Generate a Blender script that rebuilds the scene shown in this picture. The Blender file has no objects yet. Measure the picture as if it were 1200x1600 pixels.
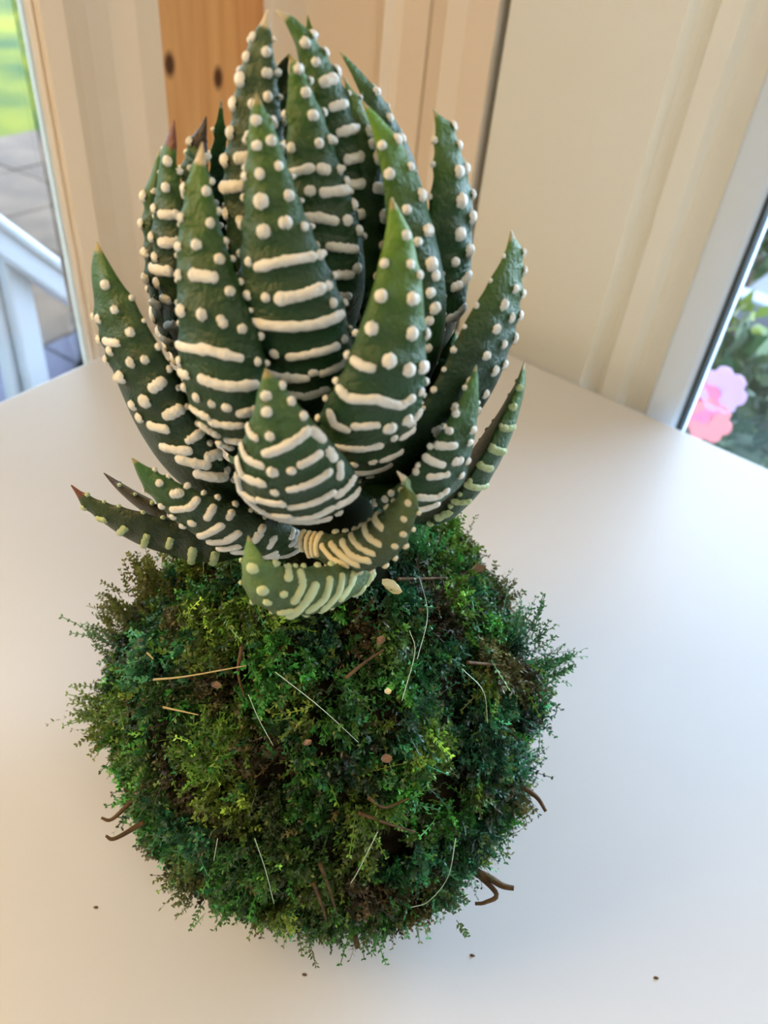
import bpy, math, random
import numpy as np
from mathutils import Vector, Matrix, noise

random.seed(7); RNG = np.random.default_rng(7)
SC = bpy.context.scene
COL = SC.collection
PI = math.pi

# ------------------------------------------------------------------ camera
TZ = 0.75                     # height of the table top
F = 1200.0                    # focal length for a 1200x1600 frame
CAM = Vector((0, 0, TZ + 0.216))
dn = Vector((440 - 600, -(2231 - 800), -F)).normalized()     # straight down, seen from the camera
up = -dn
fw = (Vector((0, 0, -1)) - up * Vector((0, 0, -1)).dot(up)).normalized()
rt = fw.cross(up)
ROT = Matrix((rt, fw, up))    # camera -> world
cd = bpy.data.cameras.new('camera'); co = bpy.data.objects.new('camera', cd); COL.objects.link(co)
co.matrix_world = Matrix.Translation(CAM) @ ROT.to_4x4()
cd.sensor_fit = 'VERTICAL'; cd.sensor_height = 36; cd.lens = F / 1600 * 36
cd.clip_start = 0.01; cd.clip_end = 200
cd.dof.use_dof = True; cd.dof.focus_distance = 0.158; cd.dof.aperture_fstop = 20
SC.camera = co

def ray(px, py): return ROT @ Vector(((px - 600) / F, -(py - 800) / F, -1))
def at_y(px, py, y): r = ray(px, py); return CAM + r * (y / r.y)
def at_z(px, py, z): r = ray(px, py); return CAM + r * ((z - CAM.z) / r.z)
def at_plane(px, py, p, n): r = ray(px, py); return CAM + r * ((p - CAM).dot(n) / r.dot(n))
RT = np.array(ROT)
def project(P):               # world points (n,3) -> pixels of a 1200x1600 frame
    c = (P - np.array(CAM)) @ RT
    return np.stack([600 + F * c[:, 0] / -c[:, 2], 800 - F * c[:, 1] / -c[:, 2]], 1)

# ------------------------------------------------------------------ light
SC.view_settings.view_transform = 'Standard'; SC.view_settings.look = 'None'
SC.view_settings.gamma = 1; SC.view_settings.use_curve_mapping = False
SC.view_settings.exposure = 0.8
w = bpy.data.worlds.new('sky'); SC.world = w; w.use_nodes = True
nt = w.node_tree; bg = nt.nodes['Background']
tc = nt.nodes.new('ShaderNodeTexCoord'); sx = nt.nodes.new('ShaderNodeSeparateXYZ'); cr = nt.nodes.new('ShaderNodeValToRGB')
nt.links.new(tc.outputs['Generated'], sx.inputs[0]); nt.links.new(sx.outputs['Z'], cr.inputs[0]); nt.links.new(cr.outputs[0], bg.inputs[0])
cr.color_ramp.elements[0].position = 0.0; cr.color_ramp.elements[0].color = (0.60, 0.82, 1.0, 1)
cr.color_ramp.elements[1].position = 0.8; cr.color_ramp.elements[1].color = (0.50, 0.68, 1.0, 1)
bg.inputs[1].default_value = 7.3

def light(name, kind, loc, target, energy, color, size=1.0, size_y=None):
    l = bpy.data.lights.new(name, kind); o = bpy.data.objects.new(name, l); COL.objects.link(o)
    l.energy = energy; l.color = color
    if kind == 'AREA':
        l.size = size
        if size_y: l.shape = 'RECTANGLE'; l.size_y = size_y
    if kind == 'SUN': l.angle = 0.01
    o.location = loc
    o.rotation_euler = (Vector(target) - Vector(loc)).to_track_quat('-Z', 'Y').to_euler()
    return o
BALL = Vector((-0.0098, 0.125, TZ))
light('wall_fill', 'AREA', (0.62, -0.75, 2.0), (-.2, .35, TZ), 5.0, (1.0, 0.84, 0.64), 0.6)  # unseen warm fill, added to brighten the left wall
light('table_lamp', 'AREA', (-0.29, 0.03, TZ + .30), BALL, 0.62, (1.0, 0.60, 0.22), 0.16)
light('sun', 'SUN', (0, -3, 6), (1.5, 3, 0), 1.6, (1.0, 0.93, 0.78))

# ------------------------------------------------------------------ helpers
def mat(name, color, rough=0.5, spec=0.5, nscale=None, c2=None, bump=0.0, bscale=300, coat=0.0, attr=None, detail=6, trans=0.0):
    m = bpy.data.materials.new(name); m.use_nodes = True
    t = m.node_tree; b = t.nodes['Principled BSDF']
    b.inputs['Base Color'].default_value = (*color, 1); b.inputs['Roughness'].default_value = rough
    b.inputs['Specular IOR Level'].default_value = spec
    b.inputs['Coat Weight'].default_value = coat
    tcn = t.nodes.new('ShaderNodeTexCoord')
    src = None
    if attr:
        a = t.nodes.new('ShaderNodeAttribute'); a.attribute_name = attr; src = a.outputs['Color']
    if nscale:
        n = t.nodes.new('ShaderNodeTexNoise'); n.inputs['Scale'].default_value = nscale; n.inputs['Detail'].default_value = detail
        t.links.new(tcn.outputs['Object'], n.inputs['Vector'])
        r = t.nodes.new('ShaderNodeValToRGB'); r.color_ramp.elements[0].position = .35; r.color_ramp.elements[1].position = .65
        t.links.new(n.outputs['Fac'], r.inputs[0])
        if attr:
            r.color_ramp.elements[0].color = (*c2, 1); r.color_ramp.elements[1].color = (1, 1, 1, 1)
            mx = t.nodes.new('ShaderNodeMix'); mx.data_type = 'RGBA'; mx.blend_type = 'MULTIPLY'; mx.inputs[0].default_value = 1
            t.links.new(src, mx.inputs[6]); t.links.new(r.outputs[0], mx.inputs[7]); src = mx.outputs[2]
        else:
            r.color_ramp.elements[0].color = (*color, 1); r.color_ramp.elements[1].color = (*(c2 or color), 1); src = r.outputs[0]
    if src: t.links.new(src, b.inputs['Base Color'])
    if bump:
        n2 = t.nodes.new('ShaderNodeTexNoise'); n2.inputs['Scale'].default_value = bscale; n2.inputs['Detail'].default_value = 4
        t.links.new(tcn.outputs['Object'], n2.inputs['Vector'])
        bp = t.nodes.new('ShaderNodeBump'); bp.inputs['Strength'].default_value = bump; bp.inputs['Distance'].default_value = 0.001
        t.links.new(n2.outputs['Fac'], bp.inputs['Height']); t.links.new(bp.outputs[0], b.inputs['Normal'])
    if trans:
        tl = t.nodes.new('ShaderNodeBsdfTranslucent'); ms = t.nodes.new('ShaderNodeMixShader'); ms.inputs[0].default_value = trans
        if src: t.links.new(src, tl.inputs[0])
        else: tl.inputs[0].default_value = (*color, 1)
        t.links.new(b.outputs[0], ms.inputs[1]); t.links.new(tl.outputs[0], ms.inputs[2])
        t.links.new(ms.outputs[0], t.nodes['Material Output'].inputs[0])
    return m

def link(name, me, m, parent=None, kind=None):
    o = bpy.data.objects.new(name, me); COL.objects.link(o)
    if m: me.materials.append(m)
    if parent: o.parent = parent; o.matrix_parent_inverse = parent.matrix_world.inverted()
    if kind: o['kind'] = kind
    return o
def mesh(name, V, Fc, m, parent=None, kind=None, smooth=False, colors=None):
    me = bpy.data.meshes.new(name)
    me.from_pydata([tuple(v) for v in V], [], [tuple(int(i) for i in f) for f in Fc])
    if smooth: me.polygons.foreach_set('use_smooth', [True] * len(me.polygons))
    if colors is not None:
        a = me.color_attributes.new('col', 'FLOAT_COLOR', 'POINT'); a.data.foreach_set('color', np.asarray(colors, dtype=np.float32).ravel())
    me.update()
    return link(name, me, m, parent, kind)
def empty(name, loc, label=None, cat=None, group=None):
    o = bpy.data.objects.new(name, None); COL.objects.link(o); o.location = loc; o.empty_display_size = .02
    bpy.context.view_layer.update()
    tag(o, label, cat, group); return o
def tag(o, label, cat, group=None):
    if label: o['label'] = label; o['category'] = cat
    if group: o['group'] = group
    return o
def boxVF(o, ex, ey, ez, x0, x1, y0, y1, z0, z1):
    V = [o + ex * x + ey * y + ez * z for z in (z0, z1) for y in (y0, y1) for x in (x0, x1)]
    return V, [(0, 2, 3, 1), (4, 5, 7, 6), (0, 1, 5, 4), (2, 6, 7, 3), (0, 4, 6, 2), (1, 3, 7, 5)]
def bevel(o, wd, seg=2):
    b = o.modifiers.new('bevel', 'BEVEL'); b.width = wd; b.segments = seg; b.limit_method = 'ANGLE'
    o.data.polygons.foreach_set('use_smooth', [True] * len(o.data.polygons))
    wn = o.modifiers.new('wn', 'WEIGHTED_NORMAL'); return o
def prism(name, pts, z0, z1, m, parent=None, kind=None):       # vertical extrusion of a plan outline
    n = len(pts); V = [(p[0], p[1], z0) for p in pts] + [(p[0], p[1], z1) for p in pts]
    Fc = [tuple(range(n))[::-1], tuple(range(n, 2 * n))] + [(i, (i + 1) % n, n + (i + 1) % n, n + i) for i in range(n)]
    return mesh(name, V, Fc, m, parent, kind)
def tubeVF(P, R, k=8):
    P = [Vector(p) for p in P]; V = []; Fc = []
    ref = Vector((0.3, 0.2, 0.9))
    for i, p in enumerate(P):
        T = (P[min(i + 1, len(P) - 1)] - P[max(i - 1, 0)]).normalized()
        a = T.cross(ref).normalized(); b = T.cross(a)
        for j in range(k):
            V.append(p + (a * math.cos(2 * PI * j / k) + b * math.sin(2 * PI * j / k)) * R[i])
    for i in range(len(P) - 1):
        for j in range(k): Fc.append((i * k + j, i * k + (j + 1) % k, (i + 1) * k + (j + 1) % k, (i + 1) * k + j))
    Fc.append(tuple(range(k))[::-1]); Fc.append(tuple(range((len(P) - 1) * k, len(P) * k)))
    return V, Fc
def catmull(C, n):
    C = np.asarray(C, float); k = len(C); out = []
    E = np.vstack([2 * C[0] - C[1], C, 2 * C[-1] - C[-2]])
    for i in range(n):
        s = i / (n - 1) * (k - 1); j = min(int(s), k - 2); u = s - j
        p0, p1, p2, p3 = E[j:j + 4]
        out.append(0.5 * (2 * p1 + (p2 - p0) * u + (2 * p0 - 5 * p1 + 4 * p2 - p3) * u * u + (3 * p1 - p0 - 3 * p2 + p3) * u ** 3))
    return np.array(out)

# ------------------------------------------------------------------ materials
M_table = mat('white_laminate', (0.61, 0.64, 0.66), 0.38, 0.35, 2.2, (0.58, 0.61, 0.64), 0.12, 55)
M_beige = mat('painted_trim', (0.87, 0.81, 0.71), 0.42, 0.5, 9, (0.84, 0.77, 0.66), 0.15, 120)
M_panel = mat('painted_panel', (0.84, 0.90, 0.88), 0.42, 0.5, 5, (0.82, 0.87, 0.84), 0.12, 90)
M_wall = mat('painted_wall', (0.72, 0.64, 0.54), 0.8, 0.3)
M_upvc = mat('daylit_white_frame', (0.68, 0.81, 0.96), 0.25, 0.5)  # white frame, with the blue cast of daylight put into its colour
M_gasket = mat('dark_rubber', (0.03, 0.045, 0.045), 0.6)
M_floor = mat('floor', (0.36, 0.24, 0.14), 0.5, 0.5, 3, (0.30, 0.19, 0.10))
M_dark = mat('dark_gap', (0.10, 0.085, 0.07), 0.8)
M_glass = bpy.data.materials.new('window_glass'); M_glass.use_nodes = True
g = M_glass.node_tree; gb = g.nodes['Principled BSDF']; gt = g.nodes.new('ShaderNodeBsdfTransparent'); gm = g.nodes.new('ShaderNodeMixShader')
gb.inputs['Roughness'].default_value = 0.02; gb.inputs['Base Color'].default_value = (0.8, 0.85, 0.85, 1)
gb.inputs['Transmission Weight'].default_value = 0.0; gb.inputs['Metallic'].default_value = 0.0
gg = g.nodes.new('ShaderNodeBsdfGlossy'); gg.inputs['Roughness'].default_value = 0.02
fr = g.nodes.new('ShaderNodeFresnel'); fr.inputs[0].default_value = 1.45
g.links.new(fr.outputs[0], gm.inputs[0]); g.links.new(gt.outputs[0], gm.inputs[1]); g.links.new(gg.outputs[0], gm.inputs[2])
g.links.new(gm.outputs[0], g.nodes['Material Output'].inputs[0])

# ------------------------------------------------------------------ the two walls behind the table
up3 = Vector((0, 0, 1))
rA, rB = at_z(850, 575, TZ), at_z(1200, 730, TZ)
lA, lB = at_z(145, 560, TZ), at_z(0, 625, TZ)
er = (rB - rA).normalized(); el = (lB - lA).normalized()
def inter(p, d, q, e):
    t = ((q.x - p.x) * e.y - (q.y - p.y) * e.x) / (d.x * e.y - d.y * e.x); return p + d * t
TC = inter(rA, er, lA, el)                         # table corner
nr = Vector((-er.y, er.x, 0)); nr = nr if nr.dot(CAM - TC) > 0 else -nr   # into the room
nl = Vector((-el.y, el.x, 0)); nl = nl if nl.dot(CAM - TC) > 0 else -nl
OFF = 0.022
WC = inter(rA - nr * OFF, er, lA - nl * OFF, el); WC.z = 0                 # wall corner
def s_r(px, py): return (at_plane(px, py, WC, nr) - WC).dot(er)
def s_l(px, py): return (at_plane(px, py, WC, nl) - WC).dot(el)
CEIL = 2.4; LEN = 3.0
def wall_prism(name, e, n, prof, z0, z1, m, kind='structure', parent=None, back=.06):
    # prof: (s, depth) polyline, depth towards the room; closed at the back
    pts = [WC + e * s + n * d for s, d in prof]
    pts += [WC + e * prof[-1][0] - n * back, WC + e * prof[0][0] - n * back]
    return prism(name, [(p.x, p.y) for p in pts], z0, z1, m, parent, kind)
SILL = TZ - 0.16; HEAD = 1.75; HEADS = {'right': 1.75, 'left': 1.22}
# right wall, from the corner to the window
R = lambda x: s_r(x, 0)
r0 = 0.0; r1 = R(603); r2 = R(622); r3 = R(672); r4 = R(680); r5 = R(735); r6 = R(783); r7 = R(799); r8 = R(1078); r9 = R(1132)
wfo = s_r(1105, 385)                               # outer edge of the window frame
wfi = s_r(1200, 320) if False else s_r(1060, 665)
bp = lambda a, b, k: a + (b - a) * k
wall_prism('trim_1', er, nr, [(r0, 0.0), (bp(r0, r1, .92), 0.0), (r1, 0.004), (bp(r1, r2, .5), 0.006), (r2, 0.002), (bp(r2, r3, .2), 0.0), (r3, 0.0), (bp(r3, r4, .5), -0.005), (r4, 0.001), (bp(r4, r5, .5), 0.004), (r5, 0.001), (r6, 0.001)], 0, CEIL, M_beige)
wall_prism('trim_2', er, nr, [(r6, -0.02), (r7, -0.02)], 0, CEIL, M_dark)
wall_prism('wall_right', er, nr, [(r7, 0.0), (r8, 0.0), (bp(r8, r9, .25), -0.004), (bp(r8, r9, .6), -0.004), (r9, 0.003), (bp(r9, wfo, .35), 0.003), (bp(r9, wfo, .5), 0.0005), (bp(r9, wfo, .62), 0.002), (wfo, 0.002)], 0, CEIL, M_panel)
# left wall, from the corner to the window
L = lambda x: s_l(x, 0)
l1 = L(412); l2 = L(229); l3 = L(95); l4 = L(42)
wall_prism('trim_3', el, nl, [(0, 0.0), (l1 * .8, 0.0), (l1, -0.003)], 0, CEIL, M_beige)
wall_prism('wall_left', el, nl, [(l2, 0.008), (bp(l2, l3, .3), 0.008), (bp(l2, l3, .55), 0.004), (bp(l2, l3, .8), 0.004), (l3, 0.007), (bp(l3, l4, .4), 0.010), (l4, 0.008)], 0, CEIL, M_beige, back=.008)

# pine board with knots
M_pine = bpy.data.materials.new('pine_board'); M_pine.use_nodes = True
t = M_pine.node_tree; b = t.nodes['Principled BSDF']; b.inputs['Roughness'].default_value = 0.45
tcn = t.nodes.new('ShaderNodeTexCoord'); mp = t.nodes.new('ShaderNodeMapping'); mp.inputs['Scale'].default_value = (1, 1, 0.06)
nz = t.nodes.new('ShaderNodeTexNoise'); nz.inputs['Scale'].default_value = 70; nz.inputs['Detail'].default_value = 3; nz.inputs['Distortion'].default_value = .6
rp = t.nodes.new('ShaderNodeValToRGB'); rp.color_ramp.elements[0].position = .3; rp.color_ramp.elements[0].color = (.62, .29, .10, 1)
rp.color_ramp.elements[1].position = .7; rp.color_ramp.elements[1].color = (.84, .50, .22, 1)
t.links.new(tcn.outputs['Object'], mp.inputs[0]); t.links.new(mp.outputs[0], nz.inputs[0]); t.links.new(nz.outputs[0], rp.inputs[0])
last = rp.outputs[0]
for kx, ky in ((265, 101), (341, 122), (300, -260), (380, -420)):
    kp = at_plane(kx, ky, WC, nl)
    vs = t.nodes.new('ShaderNodeVectorMath'); vs.operation = 'SUBTRACT'; vs.inputs[1].default_value = kp
    sc = t.nodes.new('ShaderNodeVectorMath'); sc.operation = 'MULTIPLY'; sc.inputs[1].default_value = (1, 1, 0.62)
    ln = t.nodes.new('ShaderNodeVectorMath'); ln.operation = 'LENGTH'
    kr = t.nodes.new('ShaderNodeMapRange'); kr.inputs[1].default_value = 0.0022; kr.inputs[2].default_value = 0.0048; kr.inputs[3].default_value = 1; kr.inputs[4].default_value = 0
    mx = t.nodes.new('ShaderNodeMix'); mx.data_type = 'RGBA'; mx.inputs[7].default_value = (.09, .03, .012, 1)
    t.links.new(tcn.outputs['Object'], vs.inputs[0]); t.links.new(vs.outputs[0], sc.inputs[0]); t.links.new(sc.outputs[0], ln.inputs[0])
    t.links.new(ln.outputs['Value'], kr.inputs[0]); t.links.new(kr.outputs[0], mx.inputs[0]); t.links.new(last, mx.inputs[6]); last = mx.outputs[2]
t.links.new(last, b.inputs['Base Color'])
wall_prism('trim_4', el, nl, [(l1, 0.0), (l2, 0.0)], 0, CEIL, M_pine)

# window openings: wall below and above, then the far pier
def window_wall(idx, side, e, n, s0, s1):
    HEAD = HEADS[side]
    wall_prism('wall_%s' % side, e, n, [(s0, 0.0), (s1, 0.0)], 0, SILL, M_wall)
    wall_prism('wall_%s' % side, e, n, [(s0, 0.0), (s1, 0.0)], HEAD, CEIL, M_wall)
    wall_prism('wall_%s' % side, e, n, [(s1, 0.0), (LEN, 0.0)], 0, CEIL, M_wall)
wr1 = 1.35; wl1 = 0.75
window_wall(1, 'right', er, nr, wfo, wr1)
window_wall(2, 'left', el, nl, l4, wl1)
def window(name, e, n, s0, s1, fwid, d, m, th_=.045, gd=.028, HEAD=1.75):
    win = empty(name, WC + e * (s0 + s1) / 2 + up3 * SILL); win['kind'] = 'structure'
    o = WC.copy()
    def fbox(nm, a0, a1, z0, z1, d0, d1, mm, bv=.003):
        V, Fc = boxVF(o, e, n, up3, a0, a1, d0, d1, z0, z1)
        ob = mesh(nm, V, Fc, mm, win)
        if bv: bevel(ob, bv)
    fbox('frame_stile', s0, s0 + fwid, SILL, HEAD, d - th_, d, m); fbox('frame_stile', s1 - fwid, s1, SILL, HEAD, d - th_, d, m)
    fbox('frame_rail', s0 + fwid, s1 - fwid, SILL, SILL + fwid, d - th_, d, m); fbox('frame_rail', s0 + fwid, s1 - fwid, HEAD - fwid, HEAD, d - th_, d, m)
    g0 = s0 + fwid
    if fwid > .004: fbox('gasket', g0, g0 + .0018, SILL + fwid, HEAD - fwid, d - gd, d - .004, M_gasket, 0)
    fbox('glass_pane', g0 + .0036, s1 - fwid, SILL + fwid, HEAD - fwid, d - gd, d - gd + .004, M_glass, 0)
    return win
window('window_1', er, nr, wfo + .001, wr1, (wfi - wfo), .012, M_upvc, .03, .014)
window('window_2', el, nl, l4 + .0005, wl1, .001, .004, M_beige, .012, .008, HEADS['left'])
# rest of the room
c0 = WC - er * .06 - el * .06; c1 = WC + er * LEN; c2 = WC + er * LEN + el * LEN; c3 = WC + el * LEN
quad = [(c0.x, c0.y), (c1.x, c1.y), (c2.x, c2.y), (c3.x, c3.y)]
prism('floor', quad, -.05, 0, M_floor, None, 'structure')
prism('ceiling', quad, CEIL, CEIL + .05, M_wall, None, 'structure')
prism('wall_front', [(c1.x, c1.y), (c2.x, c2.y), tuple((c2 + er * .06)[:2]), tuple((c1 + er * .06)[:2])], 0, CEIL, M_wall, None, 'structure')
prism('wall_back', [(c3.x, c3.y), (c2.x, c2.y), tuple((c2 + el * .06)[:2]), tuple((c3 + el * .06)[:2])], 0, CEIL, M_wall, None, 'structure')

# ------------------------------------------------------------------ table
tb = empty('table', (TC + er * .45 + el * .45) * 1.0 - up3 * TZ, 'white laminate table pushed into the corner, carrying the moss ball plant', 'table')
TW = 0.95; rad = 0.03; pts = []
cor = [TC, TC + er * TW, TC + er * TW + el * TW, TC + el * TW]
for i, c in enumerate(cor):
    a = (cor[i - 1] - c).normalized(); bq = (cor[(i + 1) % 4] - c).normalized()
    for k in range(7):
        u = k / 6; p = c + a * rad * (1 - u) ** 2 + bq * rad * u ** 2
        pts.append((p.x, p.y))
bevel(prism('tabletop', pts, TZ - .028, TZ, M_table, tb), .003, 3)
for c, a, bq in ((cor[0], er, el), (cor[1], -er, el), (cor[2], -er, -el), (cor[3], er, -el)):
    V, Fc = boxVF(c, a, bq, up3, .04, .09, .04, .09, -TZ, -.028); bevel(mesh('leg', V, Fc, M_table, tb), .003)
for i in range(4):
    c = cor[i]; d = (cor[(i + 1) % 4] - c).normalized(); q = (cor[(i + 2) % 4] - cor[(i + 1) % 4]).normalized()
    V, Fc = boxVF(c, d, q, up3, .09, TW - .09, .05, .07, -.10, -.028); mesh('apron', V, Fc, M_table, tb)

# small specks lying on the table are part of its finish: tiny dark crumbs
M_crumb = mat('crumb', (.10, .06, .03), .8)
for i, (x, y) in enumerate(((150, 1418), (1110, 1205), (391, 1565), (476, 1523), (1025, 1528), (738, 1493))):
    p = at_z(x, y, TZ); V = []; 
    for k in range(8):
        a = k * PI / 4; V.append(p + Vector((math.cos(a) * .0006 * (1 + .5 * random.random()), math.sin(a) * .0004, .0001)))
    V.append(p + Vector((0, 0, .0006)))
    if i in (0, 3, 4, 5):
        o = mesh('crumb', V, [(k, (k + 1) % 8, 8) for k in range(8)] + [tuple(range(8))[::-1]], M_crumb)
        tag(o, {0: 'tiny dark crumb on the white table left of the moss ball', 3: 'tiny dark crumb on the table just below the moss ball', 4: 'tiny crumb on the table in the lower right of the photo', 5: 'tiny crumb on the table just right of the ball\'s lowest tufts'}[i], 'crumb')

# ------------------------------------------------------------------ the moss ball plant
plant = empty('moss_ball_plant', BALL, 'striped succulent with white banded green leaves growing out of a round green moss ball', 'plant')
BC = BALL + Vector((0, 0, .0445))
RC = np.array(BC)
EL = np.radians([-90, -75, -60, -40, -20, 0, 15, 30, 45, 60, 75, 90])
RR = np.array([.0440, .0443, .0460, .0497, .0530, .0536, .0542, .0548, .0545, .0556, .0585, .0630])
def vnoise(P, k, seed):       # cheap vectorised lumps: sums of sines in random directions
    r = np.random.default_rng(seed); out = np.zeros(len(P))
    for i in range(k):
        d = r.normal(size=3); d /= np.linalg.norm(d)
        out += np.sin(P @ d * r.uniform(4, 14) + r.uniform(0, 6.28)) * r.uniform(.4, 1)
    return out / k ** .5
def ball_r(D):                # D unit directions
    e = np.arcsin(np.clip(D[:, 2], -1, 1)); r = np.interp(e, EL, RR)
    side = np.clip(-D[:, 2] * 1.2 + .1, 0, 1)
    return r + .0015 * vnoise(D, 10, 3) * (1 - .8 * np.clip(-D[:, 2], 0, 1))
def rngb(n): v = RNG.normal(size=(n, 3)); return v / np.linalg.norm(v, axis=1)[:, None]

M_core = mat('moss_soil', (.006, .005, .003), .95, .1, 160, (.022, .018, .009), .8, 900)
M_moss = mat('moss_fronds', (.1, .2, .05), .42, .5, attr='col', trans=.25)
nu_, nv_ = 128, 72
th = np.linspace(-PI / 2, PI / 2, nv_); ph = np.linspace(0, 2 * PI, nu_, endpoint=False)
TH, PH = np.meshgrid(th, ph, indexing='ij')
D = np.stack([np.cos(TH) * np.cos(PH), np.cos(TH) * np.sin(PH), np.sin(TH)], -1).reshape(-1, 3)
rr = ball_r(D) - .0055 - .002 * np.abs(vnoise(D * 2.2, 14, 9))
Vc = RC + D * rr[:, None]; Vc[:, 2] = np.maximum(Vc[:, 2], TZ + .0008)
Fc = [(i * nu_ + j, i * nu_ + (j + 1) % nu_, (i + 1) * nu_ + (j + 1) % nu_, (i + 1) * nu_ + j) for i in range(nv_ - 1) for j in range(nu_)]
mesh('moss_ball', Vc, Fc, M_core, plant, smooth=True)

PAL = np.array([(.045, .22, .035), (.025, .15, .045), (.11, .23, .03), (.12, .20, .03), (.015, .085, .04), (.07, .32, .05), (.10, .10, .035), (.05, .13, .025), (.15, .33, .045), (.06, .05, .022), (.05, .24, .10), (.03, .17, .07)])
def fronds(P, D0, Bn, length, colr, nodes=7, ll=.00115, lw=.00031, sw=.00010):
    n = len(P); s = np.linspace(0, 1, nodes)
    X = P[:, None] + D0[:, None] * (length[:, None] * s)[..., None] + Bn[:, None] * (length[:, None] * s ** 2)[..., None]
    T = D0[:, None] + 2 * Bn[:, None] * s[None, :, None]; T /= np.linalg.norm(T, axis=2, keepdims=True)
    q = rngb(n)[:, None]; S = np.cross(T, np.repeat(q, nodes, 1)); S /= np.linalg.norm(S, axis=2, keepdims=True) + 1e-9
    sv = np.stack([X - S * sw, X + S * sw], 2)                # n,nodes,2,3
    k = np.arange(nodes - 1)
    f1 = np.stack([2 * k, 2 * k + 1, 2 * k + 3, 2 * k + 2], 1)
    V = [sv.reshape(n, -1, 3)]; Fq = [f1]; off = 2 * nodes
    N = np.cross(S, T)
    for sg in (-1, 1):
        b = X[:, 1:]; t_ = T[:, 1:]
        dd = t_ * .75 + S[:, 1:] * sg * RNG.uniform(.5, 1.0, (n, nodes - 1, 1)) + N[:, 1:] * RNG.normal(0, .75, (n, nodes - 1, 1))
        dd /= np.linalg.norm(dd, axis=2, keepdims=True)
        l_ = ll * (1.25 - .45 * s[1:])[None, :, None] * RNG.uniform(.7, 1.3, (n, nodes - 1, 1))
        ww = np.cross(dd, N[:, 1:] + S[:, 1:] * .3); ww /= np.linalg.norm(ww, axis=2, keepdims=True)
        q4 = np.stack([b, b + dd * l_ * .45 + ww * lw, b + dd * l_, b + dd * l_ * .45 - ww * lw], 2)
        V.append(q4.reshape(n, -1, 3)); m = nodes - 1
        Fq.append(off + np.arange(m)[:, None] * 4 + np.arange(4)[None]); off += 4 * m
    V = np.concatenate(V, 1); Fq = np.concatenate(Fq, 0)
    nv = V.shape[1]; Fa = (np.arange(n)[:, None, None] * nv + Fq[None]).reshape(-1, 4)
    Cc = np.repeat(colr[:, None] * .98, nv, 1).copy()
    to_tip = np.concatenate([np.repeat(s, 2), np.tile(np.repeat(s[1:], 4), 2)])
    Cc *= (.65 + .6 * to_tip)[None, :, None]  # each frond darker at its root, paler towards the tip
    return V.reshape(-1, 3), Fa, Cc.reshape(-1, 3)
def quads_object(name, V, Fa, Cc, m, parent, kind):
    me = bpy.data.meshes.new(name); me.vertices.add(len(V)); me.vertices.foreach_set('co', V.astype(np.float32).ravel())
    me.loops.add(Fa.size); me.loops.foreach_set('vertex_index', Fa.astype(np.int32).ravel())
    k = Fa.shape[1]; me.polygons.add(len(Fa)); me.polygons.foreach_set('loop_start', np.arange(0, Fa.size, k, dtype=np.int32)); me.polygons.foreach_set('loop_total', np.full(len(Fa), k, np.int32))
    if Cc is not None:
        a = me.color_attributes.new('col', 'FLOAT_COLOR', 'POINT'); a.data.foreach_set('color', np.concatenate([Cc, np.ones((len(Cc), 1))], 1).astype(np.float32).ravel())
    me.update(calc_edges=True); me.validate()
    return link(name, me, m, parent, kind)

NS = 41000; NK = 620
D = rngb(NS * 2); D = D[D[:, 2] > -.93]; hole = vnoise(D * 3.4, 12, 21) + .5 * vnoise(D * 8, 12, 5); D = D[hole > -.30][:NS]; NS = len(D)
CK = rngb(NK)
idx = np.concatenate([np.argmax(D[i:i + 4000] @ CK.T, axis=1) for i in range(0, len(D), 4000)])
near = np.einsum('ij,ij->i', D, CK[idx])
ktan = np.cross(CK, rngb(NK)); ktan += np.array([0, 0, -.55]); kh = RNG.uniform(-.0038, .0018, NK); kcol = PAL[RNG.integers(0, len(PAL), NK)] * (RNG.uniform(.30, 1.15, (NK, 1)))
klen = RNG.uniform(.6, 1.25, NK); klift = RNG.uniform(-.12, .6, NK)
edge = np.clip((1 - near) / .006, 0, 1)
P = RC + D * (ball_r(D) + .0012 + kh[idx] - .0010 - .0042 * edge * RNG.random(NS))[:, None]
D0 = D * klift[idx][:, None] + ktan[idx] * .7 + rngb(NS) * .45; D0 /= np.linalg.norm(D0, axis=1)[:, None]
Bn = rngb(NS) * .85 - D * .3 + np.array([0, 0, -.1])
ln = RNG.uniform(.0026, .0056, NS) * np.where(D[:, 2] < -.35, .75, 1) * klen[idx]
cc = kcol[idx] * np.exp(RNG.normal(-.08, .6, (NS, 1))); 
pick = RNG.random(NS) < .12; cc[pick] = PAL[RNG.integers(0, len(PAL), pick.sum())]
V, Fa, Cc = fronds(P, D0, Bn, ln, cc)
V[:, 2] = np.maximum(V[:, 2], TZ + .0006)
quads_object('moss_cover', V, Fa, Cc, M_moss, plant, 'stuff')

def on_ball(px, py, lift=.0):
    r_ = ray(px, py).normalized(); best = None; p = CAM.copy(); s = .08
    while s < .26:
        q = CAM + r_ * s; dq = np.array(q - BC)[None]; n_ = np.linalg.norm(dq)
        if n_ < ball_r(dq / n_)[0] + lift: return q
        s += .0006
    return at_y(px, py, BC.y)
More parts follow.
